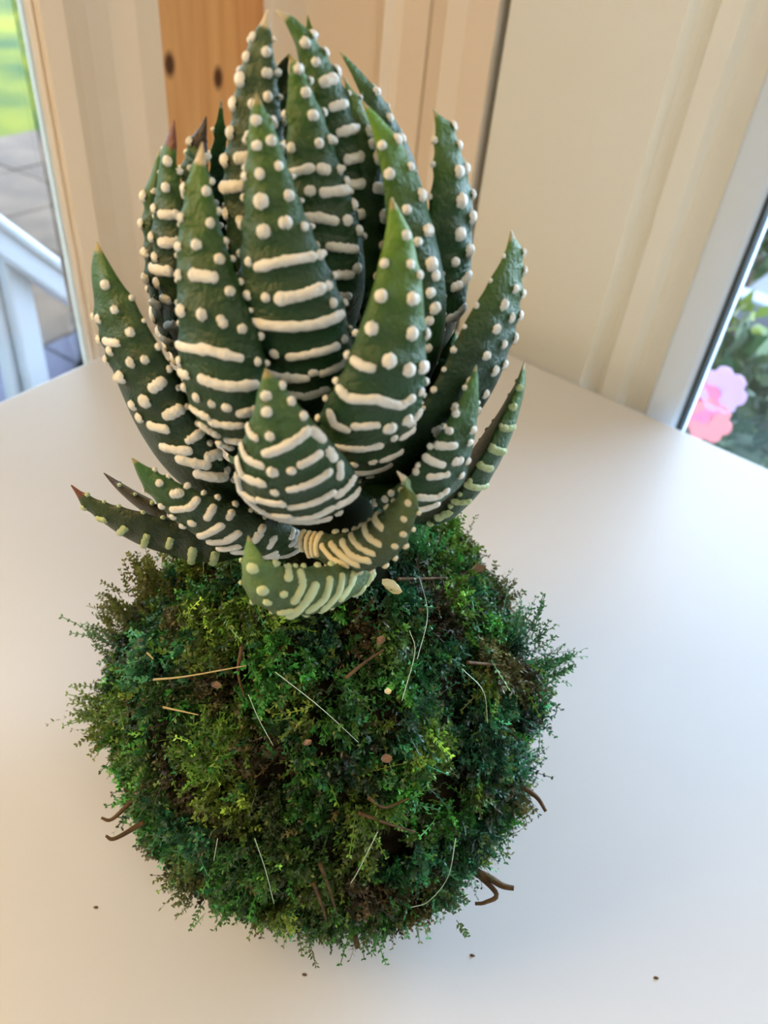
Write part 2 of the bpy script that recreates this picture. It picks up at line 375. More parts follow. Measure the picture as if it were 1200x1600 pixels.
# loose tufts that stick out of the ball
def tuft(px, py, ang, length, n=60, color=(.10, .24, .05), spread=.35, dy=0.0):
    for q in range(12):                     # root the tuft in the ball's own surface
        fr = .012 * q; r_ = on_ball(px + (497 - px) * fr, py + (1140 - py) * fr)
        if (r_ - BC).length < .0585: break
    d = ROT @ Vector((math.cos(math.radians(ang)), math.sin(math.radians(ang)), 0)); d = np.array(d.normalized())
    base = np.array(r_); P = base + RNG.normal(0, .0022, (n, 3)) - d * RNG.uniform(0, .004, (n, 1))
    D0 = d + rngb(n) * spread; D0 /= np.linalg.norm(D0, axis=1)[:, None]
    V, Fa, Cc = fronds(P, D0, rngb(n) * .2, RNG.uniform(.5, 1, n) * length, np.array(color) * RNG.uniform(.6, 1.4, (n, 1)))
    V[:, 2] = np.maximum(V[:, 2], TZ + .0006)
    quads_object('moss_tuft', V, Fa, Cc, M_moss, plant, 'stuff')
for a in ((160, 1112, 175, .011, 60, (.11, .20, .04)), (175, 1000, 150, .009, 26, (.06, .16, .06)), (180, 960, 140, .006, 40, (.10, .13, .03)), (150, 1140, 200, .006, 60, (.14, .2, .03)),
          (850, 1045, 25, .010, 40, (.04, .2, .06)), (820, 985, 60, .010, 24, (.05, .17, .06)), (775, 925, 50, .007, 30, (.09, .12, .04)), (215, 885, 110, .006, 70, (.12, .14, .02)),
          (840, 1240, -45, .006, 26, (.12, .11, .03))):
    tuft(*a)
def tuft_f(px, py, ang, length, n, color): tuft(px, py, ang, length, n, color, .35, -.034)
for a in ((395, 1470, -100, .007, 90, (.12, .20, .03)), (600, 1440, -85, .007, 40, (.05, .24, .04)), (500, 1445, -90, .006, 40, (.06, .12, .03)), (275, 1385, -120, .006, 60, (.09, .13, .03)), (330, 1430, -110, .007, 50, (.08, .22, .05)), (700, 1405, -60, .005, 40, (.05, .12, .04))):
    tuft_f(*a)
tuft(690, 840, 80, .007, 120, (.10, .24, .03), .6, -.012); tuft(650, 850, 90, .007, 90, (.05, .22, .06), .6, -.012)

# on the surface of the ball: threads, twigs, roots, flakes
M_thread = mat('nylon_thread', (.45, .62, .50), .25, .6)
M_twig = mat('brown_twig', (.07, .04, .018), .7, .3, 400, (.13, .08, .035), .5, 900)
M_straw = mat('dry_straw', (.42, .34, .15), .6)
M_flake = mat('bark_flake', (.16, .10, .065), .7, .3, 300, (.26, .18, .13))
M_pale = mat('pale_husk', (.75, .70, .42), .5)
def strand(name, pts, r0, r1, m, lift=.003, k=5, free=None):
    lift -= .0012; r0 *= .7; r1 *= .7
    P = [on_ball(x, y, lift) for x, y in pts]
    P = catmull(np.array(P), 24); V, Fc = tubeVF(P, np.linspace(r0, r1, 24), k)
    V = [Vector((v[0], v[1], max(v[2], TZ + .0006))) for v in V]
    return mesh(name, V, Fc, m, plant, smooth=True)
for pts in (((388, 1085), (405, 1125), (427, 1165)), ((398, 1310), (415, 1360), (428, 1412)), ((712, 1310), (700, 1370), (670, 1408), (642, 1418)), ((655, 900), (668, 960), (652, 1030)),
            ((640, 985), (648, 1020), (628, 1095)), ((722, 1045), (755, 1080), (762, 1130)), ((430, 1050), (500, 1105), (560, 1160)), ((340, 1310), (334, 1345)), ((590, 1300), (560, 1360), (548, 1380)), ((575, 1460), (590, 1500))):
    strand('thread', pts, .00016, .00012, M_thread, .0045, 4)
for pts in (((240, 1062), (290, 1057), (385, 1040)), ((255, 1105), (310, 1117)), ((230, 1020), (240, 1030))):
    strand('straw', pts, .0004, .00018, M_straw, .0045)
for pts in (((575, 1246), (600, 1262), (638, 1248)), ((560, 1270), (600, 1285), (648, 1300)), ((540, 1060), (570, 1035), (600, 1015)), ((500, 1350), (515, 1390), (530, 1440)), ((490, 1380), (505, 1420), (512, 1450)), ((378, 1010), (372, 1050), (382, 1090)), ((730, 1035), (790, 1040)), ((620, 905), (700, 903))):
    strand('twig', pts, .0006, .0003, M_twig, .0030)
def root(pts, dy, r0, r1):     # leaves the ball's surface and stays at that distance
    for q in range(30):
        x0, y0 = pts[0][0] + (497 - pts[0][0]) * .01 * q, pts[0][1] + (1140 - pts[0][1]) * .01 * q
        c = on_ball(x0, y0)
        if (c - BC).length < .0575: break
    ds = (c - CAM).length; P = [c] + [CAM + ray(x, y).normalized() * ds for x, y in pts[1:]]
    P = catmull(np.array(P), 20)
    V, Fc = tubeVF(P, np.linspace(r0, r1, 20), 6); V = [Vector((v[0], v[1], max(v[2], TZ + .0006))) for v in V]; mesh('root', V, Fc, M_twig, plant, smooth=True)
root(((735, 1362), (765, 1372), (785, 1384), (803, 1388)), .008, .0010, .0006)
root(((745, 1366), (775, 1395), (758, 1410), (742, 1412)), .007, .0007, .0004)
root(((815, 1225), (838, 1245), (853, 1268)), .014, .0007, .0004)
root(((195, 1255), (175, 1280), (158, 1278)), .012, .0006, .0003); root(((205, 1295), (180, 1310), (165, 1306)), .010, .0007, .0003)
root(((545, 1440), (556, 1470), (560, 1482)), .003, .0009, .0006)
def flake(px, py, a, b_, rot, m, lift=.0028, th_=.0005):
    c = on_ball(px, py, lift); nn = (CAM - c).normalized(); x = nn.cross(up3).normalized(); y = nn.cross(x)
    ca, sa = math.cos(rot), math.sin(rot); X = x * ca + y * sa; Y = -x * sa + y * ca; V = []; n = 9
    for k in range(n):
        t_ = 2 * PI * k / n; q = 1 + .25 * math.sin(3.1 * k); V.append(c + X * a * q * math.cos(t_) + Y * b_ * q * math.sin(t_) + nn * .0004 * math.cos(2 * t_))
    V += [v + nn * th_ for v in V]
    mesh('flake', V, [tuple(range(n))[::-1], tuple(range(n, 2 * n))] + [(i, (i + 1) % n, n + (i + 1) % n, n + i) for i in range(n)], m, plant)
flake(612, 916, .0025, .0012, -.5, M_pale); flake(748, 888, .0018, .0010, .4, M_flake); flake(606, 1080, .0007, .0006, 0, M_pale); flake(604, 1185, .0011, .0009, .2, M_flake); flake(338, 1070, .0011, .0007, -.4, M_flake)
flake(480, 1160, .0009, .0006, .3, M_flake); flake(595, 1000, .0010, .0008, 1, M_flake)

# ------------------------------------------------------------------ leaves
M_leaf = mat('leaf_skin', (.04, .12, .04), .42, .45, 260, (.80, .86, .80), .45, 1500, attr='col', detail=3)
M_tub = mat('white_tubercle', (.80, .81, .76), .5, .4, 420, (.68, .69, .62), .5, 1100)
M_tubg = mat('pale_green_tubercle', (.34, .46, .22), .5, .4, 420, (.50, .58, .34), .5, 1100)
AX = np.array([0, 0, 1.])
NT, NU = 104, 25
class Leaf:
    def __init__(s, az, ctl, W=None, k=.5, tip='green', base=(.014, .062, .019), tipc=(.08, .20, .025), flat=.12, wscale=1.0, tw=0):
        C = np.array(ctl, float)       # px, py, d (cm toward the camera), half width in px
        P = []; Wd = []
        for x, y, d, h in C:
            p = at_y(x, y, BC.y - d * .01); P.append(list(p))
            dep = -(RT.T @ (np.array(p) - np.array(CAM)))[2]; Wd.append(h * dep / F)
        P = np.array(P); q = catmull(np.column_stack([P, Wd]), NT * 3)
        seg = np.r_[0, np.cumsum(np.linalg.norm(np.diff(q[:, :3], axis=0), axis=1))]; s.len = seg[-1]
        tt = np.linspace(0, s.len, NT); q = np.column_stack([np.interp(tt, seg, q[:, i]) for i in range(4)])
        s.c = q[:, :3]; s.w = np.maximum(q[:, 3], .00008) * wscale
        T = np.gradient(s.c, axis=0); T /= np.linalg.norm(T, axis=1)[:, None]
        a = math.radians(az); w0 = np.array(W, float) if W is not None else np.array([math.cos(a), math.sin(a), 0])
        W_ = w0 - T * (T @ w0)[:, None]; W_ /= np.linalg.norm(W_, axis=1)[:, None]
        O = np.cross(W_, T); s.T, s.W, s.O = T, W_, O
        # apparent half width -> true half width
        vd = s.c - np.array(CAM); vd /= np.linalg.norm(vd, axis=1)[:, None]
        sp = np.cross(T, vd); sn = np.linalg.norm(sp, axis=1); sp /= sn[:, None] + 1e-6; side = np.clip((sn - .15) / .45, 0, 1)
        fac = np.sqrt(np.einsum('ij,ij->i', W_, sp) ** 2 + ((k + flat) / 2 * np.einsum('ij,ij->i', O, sp)) ** 2)
        fac = fac * side + (1 - side)
        fac = np.convolve(np.pad(fac, 6, 'edge'), np.ones(13) / 13, 'valid')
        s.w = s.w / np.maximum(fac, .42); s.k = k; s.flat = flat
        s.c = s.c - O * (s.w * (k - flat) / 2)[:, None]
        s.dep = -((s.c - np.array(CAM)) @ RT)[:, 2]
        s.bc, s.tc, s.tip = np.array(base), np.array(tipc), tip
    def surf(s, t, u):                 # t 0..1 base->tip, u -1..1 over the outer face
        t = np.clip(np.asarray(t, float), 0, 1); x = t * (NT - 1); i = np.minimum(x.astype(int), NT - 2); f = (x - i)[:, None]
        L = lambda A: A[i] * (1 - f) + A[i + 1] * f
        w = s.w[i] * (1 - f[:, 0]) + s.w[i + 1] * f[:, 0]; a = np.asarray(u) * PI / 2
        kk = s.k + .1 * (1 - t)
        W_, O, T = L(s.W), L(s.O), L(s.T)
        P = L(s.c) + W_ * (w * np.sin(a))[:, None] + O * (w * kk * np.cos(a))[:, None]
        N = W_ * (kk * np.sin(a))[:, None] + O * np.cos(a)[:, None]; N /= np.linalg.norm(N, axis=1)[:, None]
        return P, N, T, w
    def build(s):
        tt = np.linspace(0, 1, NT); V = []; cols = []
        ring = 2 * NU - 2
        uo = np.linspace(-1, 1, NU)
        for i, t in enumerate(tt):
            rip = 1 + (.018 * np.sin(t * s.len / .0030 * PI) if .05 < t < .93 else 0)
            P, N, T, w_ = s.surf(np.full(NU, t), uo); V.append(P * 1.0)
            ui = uo[1:-1][::-1]; a = ui * PI / 2
            Pi = s.c[i] + s.W[i] * (s.w[i] * np.sin(a))[:, None] * 1.0 - s.O[i] * (s.w[i] * s.flat * np.cos(a))[:, None]
            V.append(Pi)
            g = min(1, max(0, (t - .60) / .38)) ** 1.6; c = (s.bc * (1 - g) + s.tc * g) * .9
            if s.tip == 'brown' and t > .93: c = np.array((.16, .05, .03))
            if s.tip == 'dark' and t > .86: c = np.array((.035, .022, .018))
            if s.tip == 'pale' and t > .955: c = np.array((.62, .52, .36))
            if s.tip == 'green' and t > .98: c = np.array((.35, .30, .12))
            cols += [c] * ring
        V = np.concatenate(V); n = len(V)
        Fq = np.array([(i * ring + j, i * ring + (j + 1) % ring, (i + 1) * ring + (j + 1) % ring, (i + 1) * ring + j) for i in range(NT - 1) for j in range(ring)])
        o = quads_object('leaf', V, Fq, np.array(cols), M_leaf, plant, None)
        o.data.polygons.foreach_set('use_smooth', [True] * len(o.data.polygons)); s.obj = o; s.V0 = V; s.ring = ring
        s.tv = []; s.tf = []; s.bl = []
        tg = np.linspace(0.0, 1, 160); ug = np.linspace(-1, 1, 61); TG, UG = np.meshgrid(tg, ug, indexing='ij')
        P, N, _, _ = s.surf(TG.ravel(), UG.ravel()); s.gp = project(P); v = np.array(CAM) - P
        s.gf = np.einsum('ij,ij->i', N, v / np.linalg.norm(v, axis=1)[:, None]); s.gt, s.gu = TG.ravel(), UG.ravel()
        return s
    def find(s, x, y):
        d = np.hypot(s.gp[:, 0] - x, s.gp[:, 1] - y) + np.where(s.gf < .08, 60, 0); i = int(np.argmin(d)); return s.gt[i], s.gu[i]
    def blob(s, tu, hw, hh):           # a raised rounded ridge following (t,u) points
        tu = np.array(tu, float); n = 5 if len(tu) == 1 else 5 + 5 * (len(tu) - 1); m = 7
        if len(tu) == 1:
            c_ = tu[0]; w_ = np.interp(c_[0], np.linspace(0, 1, NT), s.w); du = min(.35 * hw / max(w_ * 1.3, 1e-5), .5) * RNG.uniform(.6, 1.5)
            u0, u1 = c_[1] - du / 2, c_[1] + du / 2
            tu = np.array([[c_[0], max(u0, -1.03)], [c_[0], min(u1, 1.03)]]); n = 4
        k = np.linspace(0, len(tu) - 1, n); t = np.interp(k, range(len(tu)), tu[:, 0]); u = np.clip(np.interp(k, range(len(tu)), tu[:, 1]), -1.06, 1.06)
        P, N, T, _ = s.surf(t, u)
        P = P + N * (hw * .22); hh = hh * .85; s.bl.append(np.column_stack([P - N * (hw * .22), N, np.full(len(P), hw)]))
        D = np.gradient(P, axis=0); D /= np.linalg.norm(D, axis=1)[:, None] + 1e-9
        # rounded ends: extend both ends by hw
        P = np.vstack([P[0] - D[0] * hw * .75, P[0] - D[0] * hw * .5, P, P[-1] + D[-1] * hw * .5, P[-1] + D[-1] * hw * .75])
        N = np.vstack([N[0], N[0], N, N[-1], N[-1]]); D = np.vstack([D[0], D[0], D, D[-1], D[-1]])
        S = np.cross(N, D); S /= np.linalg.norm(S, axis=1)[:, None] + 1e-9
        nn = len(P); pr = np.ones(nn); pr[0] = pr[-1] = .25; pr[1] = pr[-2] = .75
        pr[2:-2] *= 1 + RNG.normal(0, .09, nn - 4)
        a = np.linspace(-.12, PI + .12, m); base = sum(len(v) for v in s.tv)
        Q = P[:, None] + S[:, None] * (np.cos(a)[None, :, None] * (hw * pr)[:, None, None]) + N[:, None] * ((np.sin(a)[None, :, None] * (hh * pr)[:, None, None]) - hh * .18)
        s.tv.append(Q.reshape(-1, 3))
        s.tf += [(base + i * m + j, base + i * m + j + 1, base + (i + 1) * m + j + 1, base + (i + 1) * m + j) for i in range(nn - 1) for j in range(m - 1)]
    def px(s, items, sz=1.1):   # (x,y) dots, (x,y,'b') big dots, [(x,y),...] ridges
        for it in items:
            line = isinstance(it, list); tu = [s.find(*q) for q in (it if line else [it[:2]])]
            m = s.dep[int(tu[len(tu) // 2][0] * (NT - 1))] / F       # metres per pixel here
            if line: s.blob(tu, 7.6 * m * sz * RNG.uniform(.85, 1.15), 5.5 * m * sz)
            else:
                q = (10.0 if len(it) > 2 else 7.4) * sz; s.blob(tu, q * m * RNG.uniform(.9, 1.1), q * .75 * m)
        return s
    def rows(s, t0=.06, t1=.90, gap=.0047, hw=.00085, hh=.00065, us=(-.8, .8), skip=0.0):
        t = t0; r = random.Random(len(s.tf) + int(s.len * 1e6))
        while t < t1:
            q = t; x = int(q * (NT - 1)); w = s.w[x]; arc = w * 2.2
            g = gap * (.62 + .6 * t)
            u = us[0] + r.uniform(0, .12)
            while u < us[1]:
                span = (r.uniform(.9, 4.2) if t < .5 else r.uniform(0, 1.4) if t < .7 else 0) * hw * 2 / arc * 2
                e = min(u + span, us[1]); tj = r.uniform(-.006, .006)
                if r.random() > skip:
                    if span < .06: s.blob([(t + tj, u)], hw * 1.15, hh * 1.2)
                    else: s.blob([(t + tj, u), (t + tj + r.uniform(-.006, .006), (u + e) / 2), (t + tj, e)], hw * r.uniform(.85, 1.1), hh)
                u = e + hw * r.uniform(3.2, 4.6) / arc * 2 * (1 if t < .6 else 1.25)
            t += g / s.len
        return s
    def teeth(s, t0=.12, t1=.93, gap=.0036, hw=.00062, hh=.0007, sides=(-1, 1)):
        for sd in sides:
            t = t0 + .01 * sd
            while t < t1:
                s.blob([(t, sd * .985)], hw * random.uniform(.8, 1.25) * (1.1 - .4 * t), hh); t += gap * random.uniform(.85, 1.15) / s.len
        return s
    def done(s, m=None):
        if s.tv:
            B = np.concatenate(s.bl)
            def swell(A):                                # the skin swells under every tubercle
                A = A.copy()
                for i0 in range(0, len(A), 1500):
                    q = A[i0:i0 + 1500]; d2 = ((q[:, None] - B[None, :, :3]) ** 2).sum(2); g = np.exp(-d2 / (B[:, 6] * 2.0) ** 2) * B[:, 6] * .8
                    j = g.argmax(1); A[i0:i0 + 1500] = q + B[j, 3:6] * g[np.arange(len(q)), j][:, None]
                return A
            Vn = swell(s.V0)
            s.obj.data.vertices.foreach_set('co', Vn.astype(np.float32).ravel()); s.obj.data.update()
            V = swell(np.concatenate(s.tv))
            o = quads_object('tubercles', V, np.array(s.tf), None, m or M_tub, s.obj, 'stuff')
            o.data.polygons.foreach_set('use_smooth', [True] * len(o.data.polygons))

DARK = (.012, .055, .020); PALE = (.10, .20, .07)
# --- front small cone
Leaf(2, [(472, 755, .9, 50), (470, 772, 2.0, 75), (464, 768, 3.0, 90), (455, 740, 3.45, 86), (445, 700, 3.6, 66), (433, 655, 3.6, 42), (424, 617, 3.45, 24), (418, 592, 3.4, 10), (415, 575, 3.35, 1)], k=.62, base=(.016, .060, .026), tipc=(.08, .19, .05)).build().px([
 (418, 617), (420, 645), (437, 602), (452, 627), (470, 650), [(391, 664), (396, 675), (404, 682)], [(418, 703), (450, 693), (478, 671)], (423, 677), [(383, 693), (390, 712), (412, 722)], (430, 732, 'b'), (455, 732), [(468, 722), (497, 707)], [(486, 672), (499, 685)],
 [(376, 714), (384, 738), (415, 750)], (430, 763), [(452, 760), (485, 750), (512, 733)], [(508, 700), (517, 714)], [(527, 722), (528, 740)], [(455, 787), (490, 780), (519, 763)], [(525, 767), (546, 745)], [(458, 805), (490, 800), (516, 787)], [(526, 783), (551, 764)], [(450, 817), (490, 814), (512, 806)], (525, 796),
 [(373, 740), (379, 762), (403, 777)], [(408, 776), (444, 782)], [(373, 765), (382, 783), (405, 794)], (415, 795), [(427, 799), (453, 800)], [(393, 800), (425, 812), (448, 817)]]).rows(.03, .16, .0042, .0008).done()
# --- main tall centre leaf
Leaf(-2, [(478, 660, .7, 40), (478, 615, 1.5, 62), (468, 560, 2.0, 74), (456, 500, 2.15, 78), (445, 450, 2.1, 72), (436, 400, 2.0, 61), (428, 350, 1.85, 50), (421, 300, 1.7, 38), (412, 230, 1.5, 25), (405, 185, 1.35, 15), (400, 145, 1.25, 1)], k=.6).build().px([
 (403, 227), (407, 270), (411, 314, 'b'), (414, 363, 'b'), (446, 350, 'b'), (472, 353), (450, 305), (435, 262), (423, 223), (402, 190), (393, 410), [(405, 415), (445, 408), (486, 402)], (495, 400), (392, 460), (418, 464), [(437, 467), (470, 460), (502, 450)], (510, 445),
 [(380, 490), (423, 508), (485, 503), (528, 489)], (400, 542), (430, 548), [(452, 556), (490, 550), (524, 538)], (534, 527), [(425, 580), (480, 586)], [(502, 580), (539, 558)], (490, 578), [(450, 610), (470, 612)], [(477, 613), (507, 602)], (374, 437), (375, 483), (388, 277), (518, 475)]).teeth(.4, .95).done()
# --- bright leaf right of centre
Leaf(22, [(560, 725, .9, 45), (572, 700, 2.0, 64), (582, 660, 2.7, 72), (596, 620, 2.9, 67), (607, 580, 2.9, 60), (617, 520, 2.7, 51), (624, 460, 2.5, 40), (625, 400, 2.2, 28), (621, 355, 2.05, 17), (612, 308, 1.9, 1)], k=.6, base=(.020, .075, .024), tipc=(.15, .32, .02)).build().px([
 (602, 412), (638, 413), (597, 462, 'b'), (641, 467, 'b'), (632, 370), (652, 430), (583, 512, 'b'), (639, 520, 'b'), (661, 520), [(556, 562), (567, 572), (583, 573)], (606, 560, 'b'), (635, 575, 'b'), (655, 573, 'b'), [(536, 604), (547, 618), (590, 618), (623, 628), (641, 618)], (654, 610),
 [(520, 640), (527, 658), (543, 665)], [(555, 663), (587, 660)], (607, 662, 'b'), (630, 650, 'b'), [(637, 658), (651, 639)], [(502, 679), (520, 689)], [(530, 692), (562, 695), (592, 690)], (613, 680), [(624, 679), (640, 668)], [(531, 718), (556, 720)], (580, 715), [(594, 712), (622, 701)], [(552, 732), (592, 728)]]).rows(.02, .2, .0040, .0008).teeth(.35, .7).done()
# --- left of centre
Leaf(-18, [(375, 700, .8, 35), (362, 672, 1.8, 50), (352, 640, 2.3, 60), (344, 590, 2.5, 63), (336, 535, 2.45, 60), (325, 480, 2.3, 52), (317, 430, 2.1, 44), (310, 380, 1.9, 35), (310, 320, 1.7, 23), (310, 275, 1.55, 14), (316, 222, 1.45, 1)], k=.6, tip='pale').build().px([
 (322, 300), (328, 350), (288, 340), (283, 385), (309, 385), (293, 297), (342, 405), (284, 430), [(304, 432), (336, 433)], (358, 455), (289, 483, 'b'), (319, 489, 'b'), [(344, 499), (352, 506)], (377, 513), [(285, 537), (327, 547), (374, 557)], (399, 562), [(287, 580), (298, 583)], [(318, 587), (350, 598)], [(354, 600), (396, 596)],
 (310, 618), (334, 628), (358, 633), [(377, 641), (399, 637)], [(304, 634), (327, 648)], [(334, 655), (377, 660)], [(319, 658), (342, 673)], [(358, 682), (386, 683)], [(346, 686), (362, 692)], (285, 563), (293, 602)]).teeth(.3, .95).done()
# --- behind the centre, right
Leaf(14, [(520, 520, .3, 35), (524, 460, 1.0, 47), (517, 400, 1.2, 53), (506, 340, 1.15, 51), (492, 270, 1.0, 42), (480, 200, .85, 30), (468, 145, .75, 19), (461, 110, .7, 10), (453, 84, .65, 1)], k=.6).build().px([
 (465, 110), (476, 145), (487, 182), (497, 225), (513, 218), (458, 230), [(454, 272), (486, 261)], [(500, 265), (508, 265)], (526, 265), (537, 283), (485, 297), [(504, 303), (538, 297)], (463, 310), [(474, 340), (500, 338), (522, 344)], (540, 343), (548, 322), (556, 362), (493, 385), [(512, 383), (535, 387), (552, 387)], (507, 420), [(523, 427), (546, 427)], (553, 418), [(516, 456), (542, 460)]]).teeth(.45, .93).done()
# --- tallest, left
Leaf(-16, [(420, 500, .0, 35), (412, 420, .6, 48), (402, 340, .7, 53), (398, 270, .65, 48), (399, 200, .55, 38), (401, 140, .45, 30), (405, 95, .4, 22), (411, 55, .35, 12), (419, 14, .3, 1)], k=.6, tip='pale', base=(.018, .055, .018), tipc=(.07, .13, .05)).build().px([
 (400, 58), (390, 88), (417, 80), (417, 113), (382, 127, 'b'), (418, 152), (372, 165, 'b'), (397, 163), (368, 207, 'b'), (392, 212), (427, 193), (433, 235), (360, 250, 'b'), [(376, 246), (390, 246)], [(354, 293), (382, 291)], (358, 333), (380, 343), (362, 380)]).teeth(.4, .95).done()
# --- tallest, right
Leaf(28, [(570, 470, -.1, 30), (568, 400, .4, 38), (562, 320, .5, 40), (548, 260, .5, 37), (531, 200, .45, 33), (512, 150, .4, 28), (493, 105, .3, 22), (473, 62, .2, 13), (452, 30, .15, 7), (430, 15, .1, 1)], k=.6, tip='pale').build().px([
 (487, 58), (475, 68), (508, 83), (492, 100), (525, 112), [(504, 132), (519, 127)], (545, 145), [(517, 168), (537, 163)], (556, 182), [(530, 208), (554, 201)], [(540, 248), (566, 245)], [(549, 288), (576, 283)], [(552, 335), (578, 330)], (585, 380)]).teeth(.3, .9, sides=(1,)).done()
# --- bright green leaf, right
Leaf(48, [(640, 620, .4, 25), (662, 550, 1.2, 30), (668, 470, 1.4, 33), (655, 400, 1.3, 36), (642, 340, 1.15, 33), (630, 285, 1.0, 26), (612, 235, .85, 19), (592, 195, .7, 11), (566, 158, .55, 1)], k=.6, base=(.018, .075, .02), tipc=(.15, .34, .02)).build().px([
 (617, 220), (637, 262), (653, 308, 'b'), (663, 362, 'b'), (668, 412, 'b'), (676, 433), (669, 457), (675, 480, 'b'), (667, 500), (664, 540), (597, 230), (608, 273), (634, 330), (650, 380)]).teeth(.3, .9, sides=(1,)).done()
Leaf(35, [(600, 480, .1, 20), (596, 420, .5, 24), (594, 360, .6, 26), (588, 300, .55, 26), (577, 240, .45, 22), (563, 190, .35, 15), (552, 155, .3, 7), (537, 120, .25, 1)], k=.6, tipc=(.13, .24, .04)).build().px([
 (575, 207), (588, 248, 'b'), [(586, 294), (605, 297)], (598, 338, 'b'), (597, 382), (590, 427), (580, 225)]).teeth(sides=(1,)).done()
Leaf(60, [(630, 420, -.6, 22), (640, 340, -.2, 28), (628, 270, -.2, 27), (610, 215, -.25, 22), (588, 165, -.3, 15), (562, 120, -.4, 8), (531, 80, -.5, 1)], k=.6, tipc=(.06, .17, .03)).build().px([(585, 147), (605, 185), (623, 220), (634, 262)]).teeth(sides=(1,)).done()
# --- standing leaf at right
Leaf(58, [(665, 570, -.1, 18), (688, 500, .3, 27), (703, 440, .5, 31), (708, 380, .5, 32), (708, 320, .45, 31), (705, 265, .4, 23), (696, 215, .3, 14), (687, 190, .3, 7), (677, 170, .25, 1)], k=.6, base=(.016, .065, .018)).build().px([
 (712, 227), (712, 270, 'b'), (715, 313, 'b'), (723, 263), (732, 303), (730, 340, 'b'), (712, 365, 'b'), (727, 390, 'b'), (707, 408), [(704, 447), (715, 443), (727, 427)], [(696, 493), (708, 490), (717, 477)], (704, 200)]).teeth().done()
# --- outer right
Leaf(66, [(600, 735, .5, 25), (650, 700, .9, 36), (698, 645, 1.0, 44), (735, 590, 1.0, 45), (760, 535, .95, 40), (779, 480, .85, 32), (793, 435, .8, 22), (801, 398, .75, 12), (799, 360, .7, 1)], k=.55, base=(.010, .045, .018), flat=.10).build().px([
 (815, 393), (817, 423), (800, 448), (815, 457), (783, 473), (810, 493), (794, 496), (771, 513), (798, 527), (782, 537), (757, 552), (768, 577), (783, 567), (732, 592), (710, 632), [(680, 665), (688, 677)], (755, 612), (740, 640)]).teeth(.3, .95, .0034).done()
# --- small right, front
Leaf(48, [(590, 760, 1.2, 25), (640, 772, 2.0, 30), (680, 752, 2.3, 34), (704, 712, 2.4, 31), (722, 668, 2.35, 23), (736, 622, 2.25, 13), (744, 570, 2.15, 1)], k=.55, base=(.018, .070, .025)).build().px([
 (713, 645), (735, 670), (702, 670), [(684, 693), (709, 693)], [(708, 718), (715, 716)], [(666, 713), (691, 722)], (653, 733), [(671, 743), (697, 738)], [(653, 772), (680, 773), (696, 763)], [(651, 792), (679, 783)], (727, 717), (717, 740), (730, 690)], 0.95).teeth(.25, .92, .0030).done()
# --- far right, low
Leaf(78, [(620, 800, .4, 18), (680, 795, .9, 22), (722, 762, 1.1, 26), (757, 718, 1.2, 27), (782, 675, 1.2, 23), (800, 635, 1.15, 17), (813, 600, 1.1, 10), (819, 565, 1.05, 1)], k=.5, base=(.022, .075, .028)).build().px([
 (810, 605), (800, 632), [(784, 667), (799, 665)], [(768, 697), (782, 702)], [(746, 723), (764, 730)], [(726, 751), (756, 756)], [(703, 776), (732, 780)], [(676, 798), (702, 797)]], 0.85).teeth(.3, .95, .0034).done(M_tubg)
Leaf(60, [(650, 650, -.3, 12), (688, 590, .0, 16), (703, 550, .0, 11), (712, 515, .0, 1)], k=.5).build().teeth(.2, .9).done()
# --- outer left
Leaf(-45, [(400, 765, .6, 22), (345, 750, 1.1, 36), (300, 715, 1.3, 43), (262, 665, 1.4, 43), (232, 612, 1.4, 39), (208, 558, 1.35, 36), (185, 505, 1.25, 31), (167, 455, 1.1, 23), (157, 420, 1.0, 15), (151, 378, .9, 1)], k=.55, base=(.012, .045, .014), tipc=(.05, .15, .02)).build().px([
 (169, 445), (183, 482), (159, 497), (207, 517), [(169, 533), (187, 533)], (172, 560), (207, 563), (228, 558), (197, 585, 'b'), [(242, 604), (254, 593)], (213, 630), (231, 623, 'b'), [(264, 647), (282, 636)], [(240, 660), (262, 667)], [(296, 687), (312, 673)], [(259, 694), (296, 702)], [(324, 712), (341, 703)], [(283, 713), (322, 722)], (145, 497), (156, 533), (187, 590), [(311, 734), (348, 742)], (178, 545), (222, 650)]).teeth(.2, .9, .0034).done()
Leaf(-130, [(370, 700, -.2, 14), (310, 650, .1, 16), (272, 600, .1, 13), (246, 565, .1, 8), (229, 538, .1, 1)], k=.5, tipc=(.05, .18, .03)).build().teeth(.2, .9).done()
# --- left standing
Leaf(-40, [(330, 600, .0, 18), (290, 520, .5, 24), (270, 440, .7, 26), (262, 370, .7, 24), (262, 310, .65, 20), (262, 260, .6, 14), (266, 225, .6, 9), (272, 188, .55, 1)], k=.6, tip='brown', base=(.018, .050, .016)).build().px([
 (265, 252), (263, 293), [(256, 335), (277, 335)], [(256, 378), (279, 375)], (246, 325), (243, 370), [(244, 418), (269, 422)], [(258, 465), (268, 466)], [(266, 507), (278, 505)], (248, 400), (252, 440)]).teeth(.25, .9).done()
Leaf(-80, [(310, 580, -.4, 16), (272, 510, .0, 19), (248, 430, .15, 17), (241, 360, .15, 15), (240, 300, .1, 11), (245, 262, .1, 6), (250, 232, .05, 1)], k=.6, base=(.018, .050, .016)).build().rows(.15, .85, .0042, .0008).teeth(.2, .9).done()
Leaf(-25, [(345, 480, -.1, 18), (325, 400, .2, 24), (312, 340, .3, 23), (305, 280, .25, 19), (308, 240, .25, 14), (315, 210, .2, 8), (322, 182, .2, 1)], k=.6, tip='dark', base=(.015, .04, .015)).build().px([(288, 267), (302, 223), (317, 247), (295, 300)]).teeth(.4, .9).done()
